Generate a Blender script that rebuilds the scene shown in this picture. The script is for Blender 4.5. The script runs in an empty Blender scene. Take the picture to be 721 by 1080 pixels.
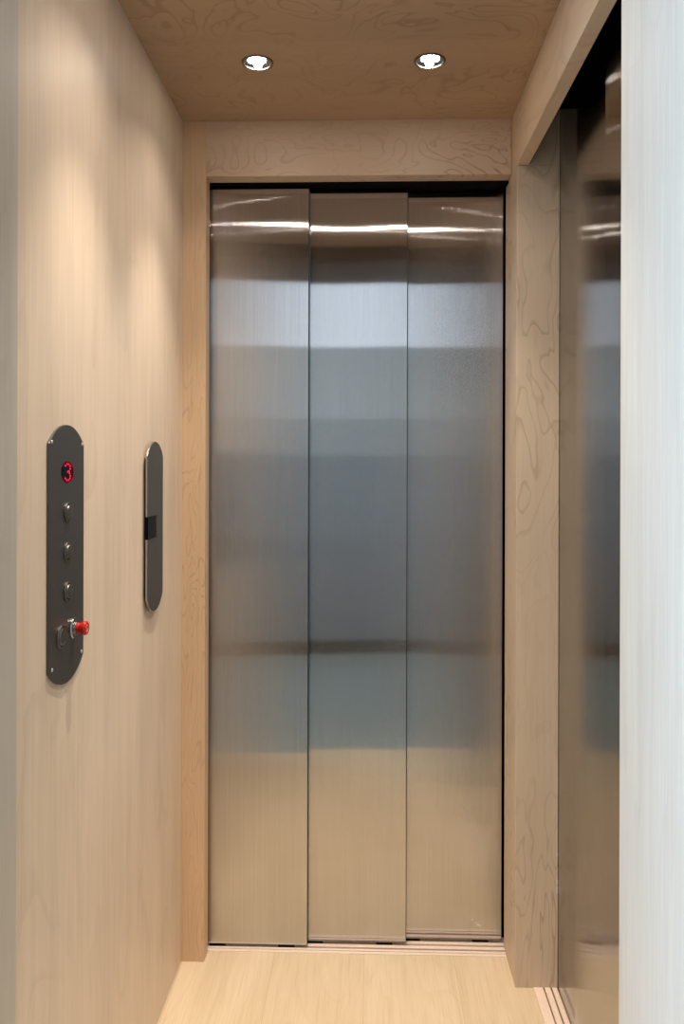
import bpy, bmesh, math
from mathutils import Vector, Matrix

C = bpy.context.scene
COL = C.collection

# ------------------------------------------------------------------ materials
class NT:
    def __init__(s, name):
        s.m = bpy.data.materials.new(name); s.m.use_nodes = True
        s.t = s.m.node_tree; s.t.nodes.clear()
        s.out = s.n('ShaderNodeOutputMaterial')
    def n(s, typ, **kw):
        nd = s.t.nodes.new(typ)
        for k, v in kw.items(): setattr(nd, k, v)
        return nd
    def l(s, a, b): s.t.links.new(a, b)
    def val(s, sock, v):
        if hasattr(v, 'is_output') or isinstance(v, bpy.types.NodeSocket): s.l(v, sock)
        else: sock.default_value = v
    def math(s, op, a, b=None, c=None, clamp=False):
        nd = s.n('ShaderNodeMath', operation=op, use_clamp=clamp)
        s.val(nd.inputs[0], a)
        if b is not None: s.val(nd.inputs[1], b)
        if c is not None: s.val(nd.inputs[2], c)
        return nd.outputs[0]
    def ramp(s, v, lo, hi, a=0.0, b=1.0, smooth=True):
        nd = s.n('ShaderNodeMapRange', interpolation_type='SMOOTHSTEP' if smooth else 'LINEAR')
        s.val(nd.inputs[0], v)
        nd.inputs[1].default_value = lo; nd.inputs[2].default_value = hi
        nd.inputs[3].default_value = a; nd.inputs[4].default_value = b
        return nd.outputs[0]
    def coord(s, scale, offset=(0, 0, 0)):
        tc = s.n('ShaderNodeTexCoord'); mp = s.n('ShaderNodeMapping')
        mp.inputs['Scale'].default_value = scale; mp.inputs['Location'].default_value = offset
        s.l(tc.outputs['Object'], mp.inputs[0]); return mp.outputs[0]
    def noise(s, vec, scale=1.0, detail=2.0, rough=0.5, dist=0.0):
        nd = s.n('ShaderNodeTexNoise'); s.l(vec, nd.inputs['Vector'])
        nd.inputs['Scale'].default_value = scale; nd.inputs['Detail'].default_value = detail
        nd.inputs['Roughness'].default_value = rough; nd.inputs['Distortion'].default_value = dist
        return nd.outputs['Fac']
    def mix(s, f, a, b, mode='MIX'):
        nd = s.n('ShaderNodeMix', data_type='RGBA', blend_type=mode)
        s.val(nd.inputs['Factor'], f)
        for i, v in ((6, a), (7, b)):
            if isinstance(v, bpy.types.NodeSocket): s.l(v, nd.inputs[i])
            else: nd.inputs[i].default_value = (*v, 1)
        return nd.outputs[2]
    def bsdf(s, color, rough=0.5, metal=0.0, spec=0.5, **kw):
        b = s.n('ShaderNodeBsdfPrincipled')
        if isinstance(color, bpy.types.NodeSocket): s.l(color, b.inputs['Base Color'])
        else: b.inputs['Base Color'].default_value = (*color, 1)
        s.val(b.inputs['Roughness'], rough); s.val(b.inputs['Metallic'], metal)
        b.inputs['Specular IOR Level'].default_value = spec
        for k, v in kw.items(): s.val(b.inputs[k], v)
        s.l(b.outputs[0], s.out.inputs[0]); return b

def plain(name, color, rough=0.5, metal=0.0, spec=0.5, speck=0.0):
    t = NT(name)
    if speck:
        f = t.noise(t.coord((220, 220, 220)), 1, 3, .6)
        col = t.mix(t.ramp(f, .3, .7), tuple(c*(1-speck) for c in color), tuple(min(1, c*(1+speck)) for c in color))
    else: col = color
    t.bsdf(col, rough, metal, spec); return t.m

BIRCH = (.70, .575, .45)
def ply(name, grain='Z', base=BIRCH, line=.30, levels=7.0, freq=(5.0, 1.1), off=(0, 0, 0), fibre=.10, blotch=.10, rough=.42, wob=.6, fstretch=6.0):
    """Birch plywood face veneer: thin wavy growth contours, fine fibres, soft figure."""
    t = NT(name)
    ax = 'XYZ'.index(grain)
    def sc(ac, al): v = [ac]*3; v[ax] = al; return tuple(v)
    warp = t.noise(t.coord(sc(9, 3), off), 1, 3, .55)
    field = t.noise(t.coord(sc(*freq), off), 1, 2.2, .5, wob)
    lv = t.math('MULTIPLY', t.math('ADD', field, t.math('MULTIPLY', warp, .12)), levels*2)
    fr = t.math('FRACT', lv)
    # asymmetric growth ring: soft build-up, then a crisp dark line
    ring = t.math('MULTIPLY', t.ramp(fr, .70, .97), t.ramp(fr, .97, 1.0, 1, 0))
    gate = t.ramp(t.noise(t.coord(sc(4, 1.5), (off[0]+7, off[1]+3, off[2]+5)), 1, 2, .5), .36, .66, .15, 1)
    ring = t.math('MULTIPLY', ring, gate)
    fib = t.noise(t.coord(sc(210, fstretch), off), 1, 3, .6)
    fib2 = t.noise(t.coord(sc(42, .8), off), 1, 3, .6)
    bl = t.noise(t.coord(sc(6, 1.6), (off[0]+2, off[1]+9, off[2]+1)), 1, 3, .55)
    dark = (base[0]*.52, base[1]*.44, base[2]*.36)
    c = t.mix(t.math('MULTIPLY', ring, line), base, dark)
    f = t.math('ADD', t.math('MULTIPLY', t.ramp(fib, .3, .7, -1, 1, False), fibre*.5), t.math('MULTIPLY', t.ramp(fib2, .3, .7, -1, 1, False), fibre*.4))
    f = t.math('ADD', f, t.math('MULTIPLY', t.ramp(bl, .25, .75, -1, 1, False), blotch))
    f = t.math('ADD', f, 1.0)
    v = t.n('ShaderNodeVectorMath', operation='SCALE'); t.l(c, v.inputs[0]); t.l(f, v.inputs['Scale'])
    b = t.bsdf(v.outputs[0], rough, 0, .35)
    bp = t.n('ShaderNodeBump'); bp.inputs['Strength'].default_value = .08; bp.inputs['Distance'].default_value = .001
    t.l(fib, bp.inputs['Height']); t.l(bp.outputs[0], b.inputs['Normal'])
    return t.m

def oak_floor(name):
    t = NT(name)
    sep = t.n('ShaderNodeSeparateXYZ'); t.l(t.coord((1, 1, 1)), sep.inputs[0])
    W = .235
    px = t.math('DIVIDE', t.math('ADD', sep.outputs[0], 5*W+.243), W)
    pid = t.math('FLOOR', px); fx = t.math('FRACT', px)
    cmb = t.n('ShaderNodeCombineXYZ')
    t.l(t.math('ADD', sep.outputs[0], t.math('MULTIPLY', pid, 3.7)), cmb.inputs[0])
    t.l(t.math('ADD', sep.outputs[1], t.math('MULTIPLY', pid, 1.9)), cmb.inputs[1])
    def nz(sx, sy, d=3, dist=0):
        mp = t.n('ShaderNodeMapping'); mp.inputs['Scale'].default_value = (sx, sy, 1); t.l(cmb.outputs[0], mp.inputs[0])
        return t.noise(mp.outputs[0], 1, d, .6, dist)
    g = nz(240, 7); g2 = nz(38, 1.4, 3, .4); bl = nz(6, 1.2)
    cath = t.math('FRACT', t.math('MULTIPLY', nz(5.5, 1.0, 2, .5), 11))
    c = t.mix(t.ramp(bl, .3, .7), (.71, .575, .40), (.62, .485, .315))
    c = t.mix(t.math('MULTIPLY', t.ramp(g, .45, .75), .28), c, (.40, .28, .15))
    c = t.mix(t.math('MULTIPLY', t.ramp(g2, .5, .75), .22), c, (.40, .28, .15))
    c = t.mix(t.math('MULTIPLY', t.ramp(cath, .7, 1.0), .12), c, (.42, .30, .16))
    wn = t.n('ShaderNodeTexWhiteNoise', noise_dimensions='1D'); t.l(pid, wn.inputs['W'])
    c = t.mix(t.math('MULTIPLY', wn.outputs['Value'], .16), c, (.45, .34, .2))
    seam = t.ramp(t.math('ABSOLUTE', t.math('SUBTRACT', fx, .5)), .4965, .4995)
    c = t.mix(t.math('MULTIPLY', seam, .45), c, (.2, .14, .08))
    b = t.bsdf(c, .42, 0, .4)
    bp = t.n('ShaderNodeBump'); bp.inputs['Strength'].default_value = .12; bp.inputs['Distance'].default_value = .001
    t.l(g, bp.inputs['Height']); t.l(bp.outputs[0], b.inputs['Normal'])
    return t.m

def brushed_steel(name, across='X', spread=.13, rough=.07, color=(.55, .54, .535), scratch=.72, deepest=5.0):
    """Vertically brushed stainless: the grooves (finer than a pixel) tilt the normal sideways only."""
    t = NT(name)
    ax = 'XYZ'.index(across)
    tc = t.n('ShaderNodeTexCoord')
    sep = t.n('ShaderNodeSeparateXYZ'); t.l(tc.outputs['Object'], sep.inputs[0])
    q = t.math('FLOOR', t.math('MULTIPLY', sep.outputs[ax], 30000))
    zq = t.math('FLOOR', t.math('MULTIPLY', sep.outputs[2], 900))
    vals = []
    for k in range(3):
        wn = t.n('ShaderNodeTexWhiteNoise', noise_dimensions='2D')
        cb = t.n('ShaderNodeCombineXYZ')
        t.l(t.math('ADD', q, 17.3*k), cb.inputs[0]); t.l(zq, cb.inputs[1])
        t.l(cb.outputs[0], wn.inputs['Vector']); vals.append(wn.outputs['Value'])
    g = t.math('SUBTRACT', t.math('ADD', t.math('ADD', vals[0], vals[1]), vals[2]), 1.5)
    # sheet metal is never dead flat: broad shallow waves
    sc = [0.9]*3; sc[ax] = 2.2
    wv = t.math('SUBTRACT', t.noise(t.coord(tuple(sc)), 1, 1.0), .5)
    wt = t.n('ShaderNodeTexWhiteNoise', noise_dimensions='2D'); cb = t.n('ShaderNodeCombineXYZ')
    t.l(t.math('ADD', q, 91.7), cb.inputs[0]); t.l(zq, cb.inputs[1]); t.l(cb.outputs[0], wt.inputs['Vector'])
    deep = t.math('MULTIPLY_ADD', t.math('GREATER_THAN', wt.outputs['Value'], scratch), deepest-1, 1.0)   # a few deeper scratches
    g = t.math('MULTIPLY', g, deep)
    side = t.math('ADD', t.math('MULTIPLY', g, spread), t.math('MULTIPLY', wv, .03))
    geo = t.n('ShaderNodeNewGeometry')
    off = t.n('ShaderNodeCombineXYZ'); t.l(side, off.inputs[ax])
    sc2 = [1.3]*3; sc2[ax] = 3.0
    wz = t.math('SUBTRACT', t.noise(t.coord(tuple(sc2), (4, 4, 4)), 1, 1.0), .5)
    t.l(t.math('MULTIPLY', wz, .007), off.inputs[2])
    add = t.n('ShaderNodeVectorMath', operation='ADD'); t.l(geo.outputs['Normal'], add.inputs[0]); t.l(off.outputs[0], add.inputs[1])
    nrm = t.n('ShaderNodeVectorMath', operation='NORMALIZE'); t.l(add.outputs[0], nrm.inputs[0])
    s1 = [700.0]*3; s1[2] = 3.0
    st = t.noise(t.coord(tuple(s1)), 1, 2, .6)
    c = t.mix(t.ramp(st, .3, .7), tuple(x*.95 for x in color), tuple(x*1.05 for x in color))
    tan = t.n('ShaderNodeCombineXYZ'); tan.inputs[ax].default_value = 1
    b = t.bsdf(c, rough, 1.0)
    b.inputs['Anisotropic'].default_value = 1.0
    t.l(tan.outputs[0], b.inputs['Tangent']); t.l(nrm.outputs[0], b.inputs['Normal'])
    return t.m

def emit(name, color, strength):
    t = NT(name); e = t.n('ShaderNodeEmission')
    e.inputs[0].default_value = (*color, 1); e.inputs[1].default_value = strength
    t.l(e.outputs[0], t.out.inputs[0]); return t.m

M = dict(
    wall_ply=ply('birch_wall', 'Z', line=.14, levels=3.0, freq=(4.5, 1.2), fibre=.10, blotch=.09, off=(1, 2, 3), wob=.9),
    stile_ply=ply('birch_stile', 'Z', base=(.66, .46, .29), line=.40, levels=9, freq=(14, 1.6), off=(5, 1, 2), blotch=.06, wob=.8),
    back_ply=ply('birch_back_header', 'X', base=(.62, .47, .34), line=.75, levels=5.5, freq=(9, 4), off=(3, 6, 1), blotch=.06, wob=1.2, fibre=.05),
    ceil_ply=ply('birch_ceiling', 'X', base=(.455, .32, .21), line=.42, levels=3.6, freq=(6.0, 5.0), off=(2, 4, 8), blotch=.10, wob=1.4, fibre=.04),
    side_ply=ply('birch_side_header', 'Y', base=(.64, .50, .37), line=.25, levels=4, freq=(6, 2), off=(9, 1, 4), blotch=.05, fibre=.06),
    post_ply=ply('birch_post', 'Z', base=(.64, .52, .395), line=.62, levels=4, freq=(9, 2.6), off=(8, 3, 5), blotch=.08, wob=1.1, fibre=.07),
    jamb_ply=ply('birch_entrance_daylit', 'Z', base=(.65, .635, .615), line=.08, levels=3, freq=(6, 1.4), off=(4, 7, 2), fibre=.10, blotch=.05, rough=.5),  # same birch, base whitened: cool daylight partly put into the colour
    edge_ply=ply('birch_entrance_shaded', 'Z', base=(.52, .48, .42), line=.12, levels=3, freq=(5, 1.2), off=(6, 2, 2), fibre=.08, blotch=.06),  # greyer base puts the left jamb's weaker light into the colour
    oak=oak_floor('oak_boards'),
    steel=brushed_steel('brushed_steel_facing', 'X'),
    steel_side=brushed_steel('brushed_steel_side_dimmed', 'Y', spread=.04, color=(.37, .365, .36), scratch=.84, deepest=13.0),  # same steel as the facing doors, base darkened for their dimmer light
    sill=plain('anodised_sill', (.82, .66, .54), .35, .08, speck=.05),
    groove=plain('dark_groove', (.05, .03, .02), .7),
    shaft=plain('shaft_dark', (.006, .006, .006), .9, 0, .05),
    black=plain('black_plastic', (.012, .012, .013), .45),
    gloss=plain('black_glass', (.002, .002, .003), .2, 0, .05),
    plate=plain('dark_plate', (.14, .135, .13), .42, .85, speck=.06),
    edge=plain('plate_edge', (.45, .43, .40), .3, 1.0),
    button=plain('button_metal', (.13, .125, .12), .38, .9),
    chrome=plain('chrome', (.30, .295, .29), .22, 1.0),
    screw=plain('screw_steel', (.75, .74, .72), .3, 1.0),
    red=plain('red_plastic', (.62, .022, .012), .3),
    pale=plain('pale_print', (.75, .55, .5), .5),
    led_red=emit('red_digit', (1.0, .02, .08), 1.3),
    led_dim=emit('red_digit_glow', (.55, .0, .04), .28),
    lens=emit('led_lens', (1.0, .90, .78), 100),
    ring=plain('downlight_ring', (.16, .15, .14), .3, .9),
    cup=plain('downlight_cup', (.45, .44, .42), .22, 1.0),
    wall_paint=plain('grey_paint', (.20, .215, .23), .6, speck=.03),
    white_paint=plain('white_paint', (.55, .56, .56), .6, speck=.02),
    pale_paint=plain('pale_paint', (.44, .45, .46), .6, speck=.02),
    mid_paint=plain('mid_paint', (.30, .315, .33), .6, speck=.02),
    tile=plain('landing_floor', (.27, .30, .28), .35, speck=.05),
    scuff=plain('pale_scuff', (.75, .73, .68), .6),
)

# ------------------------------------------------------------------ mesh helpers
def link(name, bm, mats, parent=None, smooth=False):
    bmesh.ops.recalc_face_normals(bm, faces=bm.faces[:])
    me = bpy.data.meshes.new(name); bm.to_mesh(me); bm.free()
    if not isinstance(mats, (list, tuple)): mats = [mats]
    for m in mats: me.materials.append(m)
    if smooth:
        for p in me.polygons: p.use_smooth = True
        try: me.set_sharp_from_angle(angle=math.radians(35))
        except Exception: pass
    o = bpy.data.objects.new(name, me); COL.objects.link(o)
    if parent: o.parent = parent; o.matrix_parent_inverse = Matrix.Translation(-parent.location)
    return o

def box(bm, x0, x1, y0, y1, z0, z1, bev=0.0, mi=0):
    r = bmesh.ops.create_cube(bm, size=1)
    for v in r['verts']:
        v.co = Vector(((x0+x1)/2 + v.co.x*(x1-x0), (y0+y1)/2 + v.co.y*(y1-y0), (z0+z1)/2 + v.co.z*(z1-z0)))
    fs = set(f for v in r['verts'] for f in v.link_faces)
    for f in fs: f.material_index = mi
    if bev:
        es = list(set(e for v in r['verts'] for e in v.link_edges))
        r2 = bmesh.ops.bevel(bm, geom=es, offset=bev, segments=2, profile=.6, affect='EDGES')
        for f in r2['faces']: f.material_index = mi

def one_box(name, d, mat, parent=None, bev=.0):
    bm = bmesh.new(); box(bm, *d, bev=bev); return link(name, bm, mat, parent)

def lathe(bm, prof, c, axis='X', n=40, mi=0):
    """prof: (radius, height along axis) pairs; c: centre."""
    c = Vector(c); rings = []
    for r, h in prof:
        ring = []
        for k in range(n if r > 1e-6 else 1):
            a = 2*math.pi*k/n
            u, w = r*math.cos(a), r*math.sin(a)
            p = {'X': (h, u, w), 'Y': (u, h, w), 'Z': (u, w, h)}[axis]
            ring.append(bm.verts.new(c+Vector(p)))
        rings.append(ring)
    for a, b in zip(rings, rings[1:]):
        for k in range(n):
            k2 = (k+1) % n
            if len(a) == 1 and len(b) == 1: continue
            if len(a) == 1: f = bm.faces.new((a[0], b[k], b[k2]))
            elif len(b) == 1: f = bm.faces.new((a[k], b[0], a[k2]))
            else: f = bm.faces.new((a[k], b[k], b[k2], a[k2]))
            f.material_index = mi

def prism_x(bm, pts, x0, x1, bev=0, mi=0):
    """outline in (y, z) extruded along x, its x1 rim bevelled."""
    a = [bm.verts.new((x0, y, z)) for y, z in pts]; b = [bm.verts.new((x1, y, z)) for y, z in pts]
    f0 = bm.faces.new(a); f1 = bm.faces.new(b)
    for i in range(len(pts)):
        j = (i+1) % len(pts)
        f = bm.faces.new((a[i], a[j], b[j], b[i])); f.material_index = mi
    if bev: bmesh.ops.bevel(bm, geom=list(f1.edges), offset=bev, segments=2, profile=.5, affect='EDGES')

def arc_plate(y0, y1, z0, z1, sag, n=22):
    """plate outline whose top and bottom are shallow arcs meeting the straight sides at a corner."""
    w = y1-y0; R = (w*w/4+sag*sag)/(2*sag); ha = math.asin(w/2/R); yc = (y0+y1)/2; pts = []
    for i in range(n+1):
        a = -ha+2*ha*i/n; pts.append((yc+R*math.sin(a), z1+sag-R+R*math.cos(a)))
    for i in range(n+1):
        a = ha-2*ha*i/n; pts.append((yc+R*math.sin(a), z0-sag+R-R*math.cos(a)))
    return pts

def tag(o, label=None, cat=None, group=None, kind=None):
    for k, v in (('label', label), ('category', cat), ('group', group), ('kind', kind)):
        if v: o[k] = v
    return o

def thing(name, loc, label, cat, group=None):
    o = bpy.data.objects.new(name, None); COL.objects.link(o); o.location = loc
    o.empty_display_size = .05
    return tag(o, label, cat, group, 'thing')

def struct(name, boxes, mat, label=None, cat=None, bev=.0008):
    bm = bmesh.new()
    for d in boxes: box(bm, *d, bev=bev)
    return tag(link(name, bm, mat), label, cat, None, 'structure')

# ------------------------------------------------------------------ the car
XL, XR = -.482, .366          # left wall face; inner face of post and side header
YS, YP = 2.152, 2.074         # front of back stile/header; front of the corner post
ZC = 2.18
JY0, JY1 = .70, 1.15          # entrance passage

struct('floor', [(-.50, .4105, JY0, 2.201, -.03, 0)], M['oak'], 'pale oak plank floor of the lift car', 'floor', bev=0)
struct('ceiling', [(-.53, .60, 1.10, 2.34, ZC, ZC+.02)], M['ceil_ply'], 'birch plywood lift ceiling with swirling grain around two downlights', 'ceiling', bev=0)
struct('wall_left', [(XL-.02, XL, 1.105, 2.34, 0, ZC)], M['wall_ply'], 'pale birch plywood side wall carrying the two dark metal plates', 'wall', bev=0)
struct('trim_1', [(XL, -.4215, YS, 2.201, 0, ZC)], M['stile_ply'], 'narrow birch upright between the side wall and the facing steel doors', 'door jamb')
struct('trim_2', [(-.4215, XR-.001, YS, 2.201, 2.037, ZC)], M['back_ply'], 'birch plywood header board above the three facing steel doors', 'door header')
struct('trim_3', [(XR, .395, 1.12, 2.201, 2.032, ZC)], M['side_ply'], 'birch header beam running over the steel doors beside the white panel', 'door header')
bm = bmesh.new()
box(bm, XR, .4705, YP, 2.243, 0, 2.0315, .0012); box(bm, .3955, .4705, YP, 2.243, 2.0315, ZC, 0)
tag(link('trim_4', bm, M['post_ply']), 'square birch corner post between the two sets of steel doors', 'corner post', None, 'structure')

post = bpy.data.objects['trim_4']
bm = bmesh.new()
for (x, z, w, h) in ((.4690, .262, .0012, .006), (.4686, .244, .0016, .009), (.4692, .330, .0010, .004)):
    box(bm, x-w, x+w, YP-.0003, YP+.0002, z-h, z+h, .0001)
tag(link('paint_chip', bm, M['scuff'], post), 'pale paint chips on the far edge')

# dark shaft behind both door openings
struct('wall_back', [(-.53, .60, 2.33, 2.35, -.05, ZC)], M['shaft'], bev=0)
struct('wall_right', [(.56, .58, 1.15, 2.33, -.05, ZC)], M['shaft'], bev=0)

struct('trim_9', [(-.45, XR-.002, 2.2015, 2.32, 2.034, ZC-.002)], M['shaft'], bev=0)  # added black housing, paints the unlit pocket above the facing doors
struct('trim_10', [(.3953, .3975, 1.155, YP-.001, 2.034, ZC-.002), (.3975, .555, 1.155, YP-.001, ZC-.012, ZC-.002)], M['shaft'], bev=0)  # added black liner, paints the shade behind the side header

def sill(name, long_axis, l0, l1, bands, label):
    """grooved threshold: a dark channel bed with raised pale ribs."""
    bm = bmesh.new()
    lo, hi = bands[0][0], bands[-1][1]
    def put(a, b, z0, z1, mi, bev):
        d = (l0, l1, a, b, z0, z1) if long_axis == 'X' else (a, b, l0, l1, z0, z1)
        box(bm, *d, bev=bev, mi=mi)
    put(lo, hi, -.03, -.012, 1, 0)
    for a, b in bands: put(a, b, -.012, .0015, 0, .0007)
    return tag(link(name, bm, [M['sill'], M['groove']]), label, 'door sill', None, 'structure')
sill('trim_5', 'X', -.4700, .4105, [(2.2012, 2.2115), (2.2140, 2.2230), (2.2305, 2.2440), (2.2515, 2.2650), (2.2735, 2.2900)],
     'pale grooved sill under the three facing steel doors')
sill('trim_6', 'Y', 1.12, 2.200, [(.4108, .4345), (.4382, .4525), (.4565, .4690), (.4730, .4900)],
     'pale grooved sill beside the corner post, under the side doors')

def door_panel(name, axis, plane, a, b, mat, label, group):
    """One folded-steel leaf, 18 mm thick, lips turned back at both edges, on two sliding shoes."""
    z0, t = .009, .018; z1 = 2.027 if axis == 'X' else 2.16
    if axis == 'X': root = thing(name, ((a+b)/2, plane, 0), label, 'lift door', group)
    else: root = thing(name, (plane, (a+b)/2, 0), label, 'lift door', group)
    def d(p0, p1, q0, q1, c0, c1):
        return (p0, p1, plane+q0, plane+q1, c0, c1) if axis == 'X' else (plane+q0, plane+q1, p0, p1, c0, c1)
    one_box('leaf', d(a, b, 0, t, z0, z1), mat, root, bev=.0006)
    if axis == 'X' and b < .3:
        tag(one_box('joint_shade', d(b-.0006, b+.0018, .003, t+.0015, z0, z1-.002), M['black'], root), 'black strip painting the shade line at the joint')  # added black strip stands in for the shade in the leaf joint
    for s in (.14, .80):
        c = a+(b-a)*s
        one_box('guide_shoe', d(c-.022, c+.022, t*.5-.0016, t*.5+.0016, -.012, z0), M['black'], root)
    return root
g1, g2 = 'telescoping doors facing the camera', 'telescoping doors on the side wall'
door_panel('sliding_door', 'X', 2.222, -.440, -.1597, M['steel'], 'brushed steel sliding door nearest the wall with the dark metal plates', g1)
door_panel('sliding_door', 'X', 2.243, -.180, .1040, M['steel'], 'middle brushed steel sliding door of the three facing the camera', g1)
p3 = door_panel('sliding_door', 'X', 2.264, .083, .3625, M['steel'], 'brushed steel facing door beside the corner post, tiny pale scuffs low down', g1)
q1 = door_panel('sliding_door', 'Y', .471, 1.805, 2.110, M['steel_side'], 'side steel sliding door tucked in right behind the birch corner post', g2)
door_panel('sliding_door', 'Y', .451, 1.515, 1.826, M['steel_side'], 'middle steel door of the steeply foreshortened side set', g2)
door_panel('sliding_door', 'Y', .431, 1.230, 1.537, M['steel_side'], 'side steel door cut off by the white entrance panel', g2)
bm = bmesh.new()
for (x, z, w, h) in ((.2852, .0632, .0022, .003), (.300, .0500, .003, .005), (.3045, .0465, .0035, .004), (.2945, .0545, .002, .002)):
    box(bm, x-w, x+w, 2.2638, 2.2641, z-h*.6, z+h*.6, .0001)
tag(link('scuff', bm, M['scuff'], p3), 'pale paint scuffs')

# ------------------------------------------------------------------ entrance passage and landing behind the camera
JL, JR = -.470, .3437
struct('wall_entrance_left', [(-.53, JL, JY0, 1.105, 0, 2.12)], M['edge_ply'], 'thin birch strip, greyed for weak light, at the very edge beside the plate wall', 'entrance jamb')
struct('wall_entrance_right', [(JR, .60, JY0, JY1, 0, 2.35)], M['jamb_ply'], 'tall whitish wood panel in cool daylight covering the side doors', 'entrance jamb')
struct('trim_7', [(-.53, JR, JY0, 1.105, 2.12, 2.35)], M['groove'], bev=0)  # unseen entrance header, coloured dark to keep its reflection in the steel dark
HY, HX, HZ = -1.25, 1.7, 2.75
struct('floor_landing', [(-HX, HX, HY, JY0, -.03, 0)], M['tile'], bev=0)
struct('ceiling_landing', [(-HX, HX, HY, JY0, HZ, HZ+.02)], M['white_paint'], bev=0)
struct('wall_front', [(-HX, -.53, JY0, JY0+.05, 0, HZ), (.60, HX, JY0, JY0+.05, 0, HZ), (-.53, .60, JY0, JY0+.05, 2.35, HZ)], M['white_paint'], bev=0)
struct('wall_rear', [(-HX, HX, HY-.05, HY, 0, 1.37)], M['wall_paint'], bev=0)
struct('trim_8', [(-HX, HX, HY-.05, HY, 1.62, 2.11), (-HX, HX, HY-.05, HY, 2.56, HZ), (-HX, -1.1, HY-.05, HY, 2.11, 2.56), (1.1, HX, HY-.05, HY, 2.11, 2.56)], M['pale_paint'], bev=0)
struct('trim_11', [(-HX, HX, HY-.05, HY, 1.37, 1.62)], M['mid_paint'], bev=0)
struct('baseboard_rear', [(-HX, HX, HY, HY+.012, 0, .09)], M['black'], bev=0)
struct('wall_hall_right', [(HX, HX+.05, HY, JY0, 0, HZ)], M['stile_ply'], bev=0)
# left hall wall; unseen window opening placed to send daylight onto the right jamb
WY0, WY1, WZ0, WZ1 = -1.05, .35, .7, 2.3
struct('wall_hall_left', [(-HX-.05, -HX, HY, WY0, 0, HZ), (-HX-.05, -HX, WY1, JY0, 0, HZ),
                          (-HX-.05, -HX, WY0, WY1, 0, WZ0), (-HX-.05, -HX, WY0, WY1, WZ1, HZ)], M['white_paint'], bev=0)
bm = bmesh.new()
for d in ((WY0, WY0+.05, WZ0, WZ1), (WY1-.05, WY1, WZ0, WZ1), (WY0, WY1, WZ0, WZ0+.05), (WY0, WY1, WZ1-.05, WZ1), ((WY0+WY1)/2-.025, (WY0+WY1)/2+.025, WZ0, WZ1)):
    box(bm, -HX-.04, -HX-.005, *d)
tag(link('window_1', bm, M['white_paint']), None, None, None, 'structure')

# ------------------------------------------------------------------ operating panel on the left wall
Y0, Y1, Z0, Z1 = 1.238, 1.391, .972, 1.320
cop = thing('mounted_control_panel', (XL, (Y0+Y1)/2, .944), 'larger dark metal plate with red digit, round buttons and red stop knob', 'control panel')
TX = XL+.004
bm = bmesh.new(); prism_x(bm, arc_plate(Y0, Y1, Z0, Z1, .031), XL+.0005, TX, .0008)
link('faceplate', bm, M['plate'], cop)
# display: an oval dark window with a dot-built 3
dy, dz, ra, rb = 1.3135, 1.276, .0268, .0172
bm = bmesh.new()
prism_x(bm, [(dy+ra*math.cos(a), dz+rb*math.sin(a)) for a in [2*math.pi*i/48 for i in range(48)]], TX-.001, TX+.0006)
disp = link('display', bm, M['gloss'], cop)
bm = bmesh.new()
def dot(y, z, ry=.0023, rz=.0015):
    prism_x(bm, [(y+ry*math.cos(a), z+rz*math.sin(a)) for a in [2*math.pi*i/14 for i in range(14)]], TX+.0006, TX+.0010)
for (y, z) in ((-.0105, .0100), (-.0035, .0128), (.0040, .0125), (.0100, .0095), (.0105, .0050), (.0060, .0012), (-.0005, .0004),
               (.0075, -.0022), (.0110, -.0062), (.0095, -.0102), (.0035, -.0128), (-.0040, -.0128), (-.0105, -.0098)):
    dot(dy+y, dz+z)
tag(link('digit', bm, M['led_red'], disp), 'glowing red numeral 3')
bm = bmesh.new()
for k in range(36):
    a0, a1 = 2*math.pi*k/36, 2*math.pi*(k+1)/36
    if 140 < math.degrees((a0+a1)/2) < 215: continue
    q = [(dy+ra*s*math.cos(a), dz+rb*s*math.sin(a)) for s, a in ((.97, a0), (.97, a1), (.84, a1), (.84, a0))]
    bm.faces.new([bm.verts.new((TX+.0007, *p)) for p in q])
link('rim_glow', bm, M['led_dim'], disp)
# call buttons: raised ring with a domed cap
for z in (1.2124, 1.1495, 1.0865):
    bm = bmesh.new()
    lathe(bm, [(.0155, -.001), (.0155, .0018), (.0145, .003), (.0125, .003), (.0115, .0012), (.0115, -.001)], (TX, 1.3135, z))
    rg = link('call_button', bm, M['button'], cop, True)
    bm = bmesh.new()
    lathe(bm, [(.0112, -.001), (.0112, .0035), (.0102, .0050), (.006, .0058), (0, .0060)], (TX, 1.3135, z))
    link('button_cap', bm, M['plate'], rg, True)
bm = bmesh.new()
lathe(bm, [(.0185, -.001), (.0185, .002), (.0172, .0035), (.0150, .0035), (.0140, .0015), (.0140, -.001)], (TX, 1.286, 1.0195))
rg = link('alarm_button', bm, M['button'], cop, True)
bm = bmesh.new(); lathe(bm, [(.0136, -.001), (.0136, .003), (.0120, .0045), (0, .0048)], (TX, 1.286, 1.0195))
link('button_cap', bm, M['plate'], rg, True)
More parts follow.
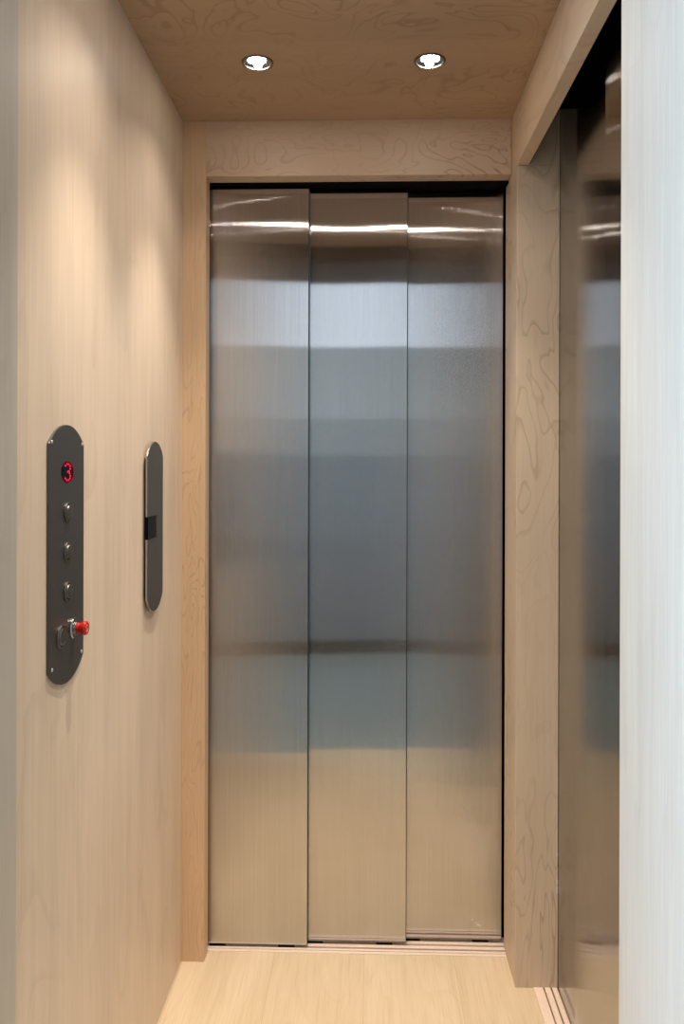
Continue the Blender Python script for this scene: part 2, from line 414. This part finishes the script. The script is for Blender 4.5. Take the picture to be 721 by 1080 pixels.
# emergency stop
ey, ez = 1.337, 1.0235
bm = bmesh.new()
lathe(bm, [(.0170, -.001), (.0170, .003), (.0155, .005), (.0100, .005), (.0095, .008), (0, .008)], (TX, ey, ez))
col_ = link('stop_collar', bm, M['chrome'], cop, True)
bm = bmesh.new()
lathe(bm, [(0, .006), (.0085, .006), (.0080, .011), (.0085, .015), (.0102, .0175), (.0112, .0190), (.0116, .0215), (.0110, .0240), (.0092, .0252), (.0080, .0252), (.0074, .0244), (0, .0240)], (TX, ey, ez))
knob = tag(link('stop_knob', bm, M['red'], cop, True), 'red push knob')
bm = bmesh.new()
for s in range(2):
    for k in range(5):
        a0 = math.radians(40+180*s+20*k); a1 = a0+math.radians(20)
        q = [(ey+r*math.cos(a), ez+r*math.sin(a)) for r, a in ((.0058, a0), (.0058, a1), (.0040, a1), (.0040, a0))]
        bm.faces.new([bm.verts.new((TX+.0246, *p)) for p in q])
    a = math.radians(150+180*s); c_ = (ey+.0049*math.cos(a), ez+.0049*math.sin(a))
    q = [(c_[0]+.0024*math.cos(a+k*2.094+.9), c_[1]+.0024*math.sin(a+k*2.094+.9)) for k in range(3)]
    bm.faces.new([bm.verts.new((TX+.0246, *p)) for p in q])
link('turn_arrows', bm, M['pale'], knob)
for (y, z) in ((Y0+.010, Z1+.002), (Y1-.010, Z1+.002), (Y0+.013, Z0+.004), (Y1-.010, Z0+.004)):
    bm = bmesh.new(); lathe(bm, [(.0030, -.0005), (.0030, .0004), (.0024, .0012), (0, .0015)], (TX, y, z), n=16)
    link('screw', bm, M['screw'], cop, True)

# ------------------------------------------------------------------ narrow plate, stood off the wall
Y0, Y1, Z0, Z1 = 1.774, 1.909, .998, 1.307
wp = thing('mounted_sensor_plate', (XL, (Y0+Y1)/2, .966), 'smaller dark metal plate without buttons, black window at its edge', 'metal plate')
FX = XL+.010
bm = bmesh.new(); prism_x(bm, arc_plate(Y0, Y1, Z0, Z1, .033), XL+.006, FX, .0007)
bm.faces.ensure_lookup_table()
for f in bm.faces:
    if abs(f.normal.x) < .8: f.material_index = 1
link('faceplate', bm, [M['plate'], M['edge']], wp)
bm = bmesh.new(); prism_x(bm, arc_plate(Y0+.012, Y1-.012, Z0+.004, Z1-.004, .025), XL+.0005, XL+.006)
link('backing_frame', bm, M['black'], wp)
one_box('sensor_window', (XL+.0055, FX+.0012, Y0-.0008, 1.847, 1.1275, 1.1765), M['gloss'], wp, bev=.0008)

# ------------------------------------------------------------------ downlights: ring, reflector cup, three LED lenses
DL = []
def downlight():
    root = thing('downlight', (0, 0, ZC), 'x', 'downlight', 'recessed downlights in the plywood ceiling')
    bm = bmesh.new()
    lathe(bm, [(.0350, -.0003), (.0347, -.0022), (.0325, -.0034), (.0295, -.0028), (.0290, -.0003)], (0, 0, 0), 'Z')
    o = link('trim_ring', bm, M['ring'], None, True); o.parent = root
    bm = bmesh.new(); lathe(bm, [(.0290, -.0010), (.0255, -.0004), (0, -.0003)], (0, 0, 0), 'Z')
    o = link('reflector', bm, M['cup'], None, True); o.parent = root
    for (x, y) in ((-.0105, -.0085), (.0105, -.0085), (0, .0100)):
        bm = bmesh.new(); lathe(bm, [(.0098, -.0004), (.0092, -.0026), (.006, -.0038), (0, -.0042)], (x, y, 0), 'Z', 20)
        o = link('lens', bm, M['lens'], root, True); o.matrix_parent_inverse = Matrix.Identity(4)
    return root
first = downlight()
spots = [(-.247, 1.840, 'glowing recessed ceiling downlight, the one nearer the birch wall with the plates'),
         (.1335, 1.842, 'glowing recessed ceiling downlight, the one nearer the side doors'),
         (-.247, 1.370, 'recessed ceiling downlight nearer the entrance, over the larger dark plate'),
         (.1335, 1.370, 'recessed ceiling downlight nearer the entrance, over the side doors')]
for i, (x, y, lab) in enumerate(spots):
    if i == 0: r = first
    else:
        r = first.copy(); COL.objects.link(r)
        for ch in list(first.children):
            c = ch.copy(); COL.objects.link(c); c.parent = r
    r.location = (x, y, ZC); r['label'] = lab

# ------------------------------------------------------------------ light
def spot(name, x, y, power, deg):
    L = bpy.data.lights.new(name, 'SPOT'); L.energy = power; L.color = (1.0, .87, .73)
    L.spot_size = math.radians(deg); L.spot_blend = 1.0; L.shadow_soft_size = .007
    o = bpy.data.objects.new(name, L); COL.objects.link(o); o.location = (x, y, ZC-.026)
for x, y, _ in spots:
    spot('downlight_beam', x, y, 36, 72); spot('downlight_spill', x, y, 7, 128)
def area(name, loc, rot, sx, sy, power, color):
    L = bpy.data.lights.new(name, 'AREA'); L.shape = 'RECTANGLE'; L.size = sx; L.size_y = sy; L.energy = power; L.color = color
    o = bpy.data.objects.new(name, L); COL.objects.link(o); o.location = loc; o.rotation_euler = rot; return o
area('daylight_window', (-HX-.12, (WY0+WY1)/2, (WZ0+WZ1)/2), (0, math.radians(-90), 0), WZ1-WZ0, WY1-WY0, 82, (.66, .86, 1.0))  # area light carries the daylight of the unseen left window

area('added_band_light', (0, HY-.10, 2.335), (math.radians(90), 0, 0), 2.2, .46, 2.9, (.80, .92, 1.0))  # added light behind an invented rear opening, for the pale band in the doors
w = bpy.data.worlds.new('world'); C.world = w; w.use_nodes = True
bg = w.node_tree.nodes['Background']; bg.inputs[0].default_value = (.6, .75, 1, 1); bg.inputs[1].default_value = .5

# ------------------------------------------------------------------ camera
cam = bpy.data.cameras.new('camera'); co = bpy.data.objects.new('camera', cam); COL.objects.link(co)
cam.sensor_fit = 'VERTICAL'; cam.sensor_height = 36; cam.lens = 880/1080*36
cam.shift_y = -48/1080; cam.clip_start = .02
co.matrix_world = Matrix.Translation((0, 0, 1.286)) @ Matrix.Rotation(math.radians(1.79), 4, 'Z') @ Matrix.Rotation(math.radians(90), 4, 'X') @ Matrix.Rotation(math.radians(.15), 4, 'Z')
C.camera = co

C.view_settings.view_transform = 'Standard'; C.view_settings.look = 'None'
C.view_settings.exposure = .15; C.view_settings.gamma = 1; C.view_settings.use_curve_mapping = False
C.cycles.use_denoising = True
C.cycles.max_bounces = 14; C.cycles.diffuse_bounces = 8; C.cycles.glossy_bounces = 8
C.cycles.caustics_reflective = True; C.cycles.blur_glossy = .5
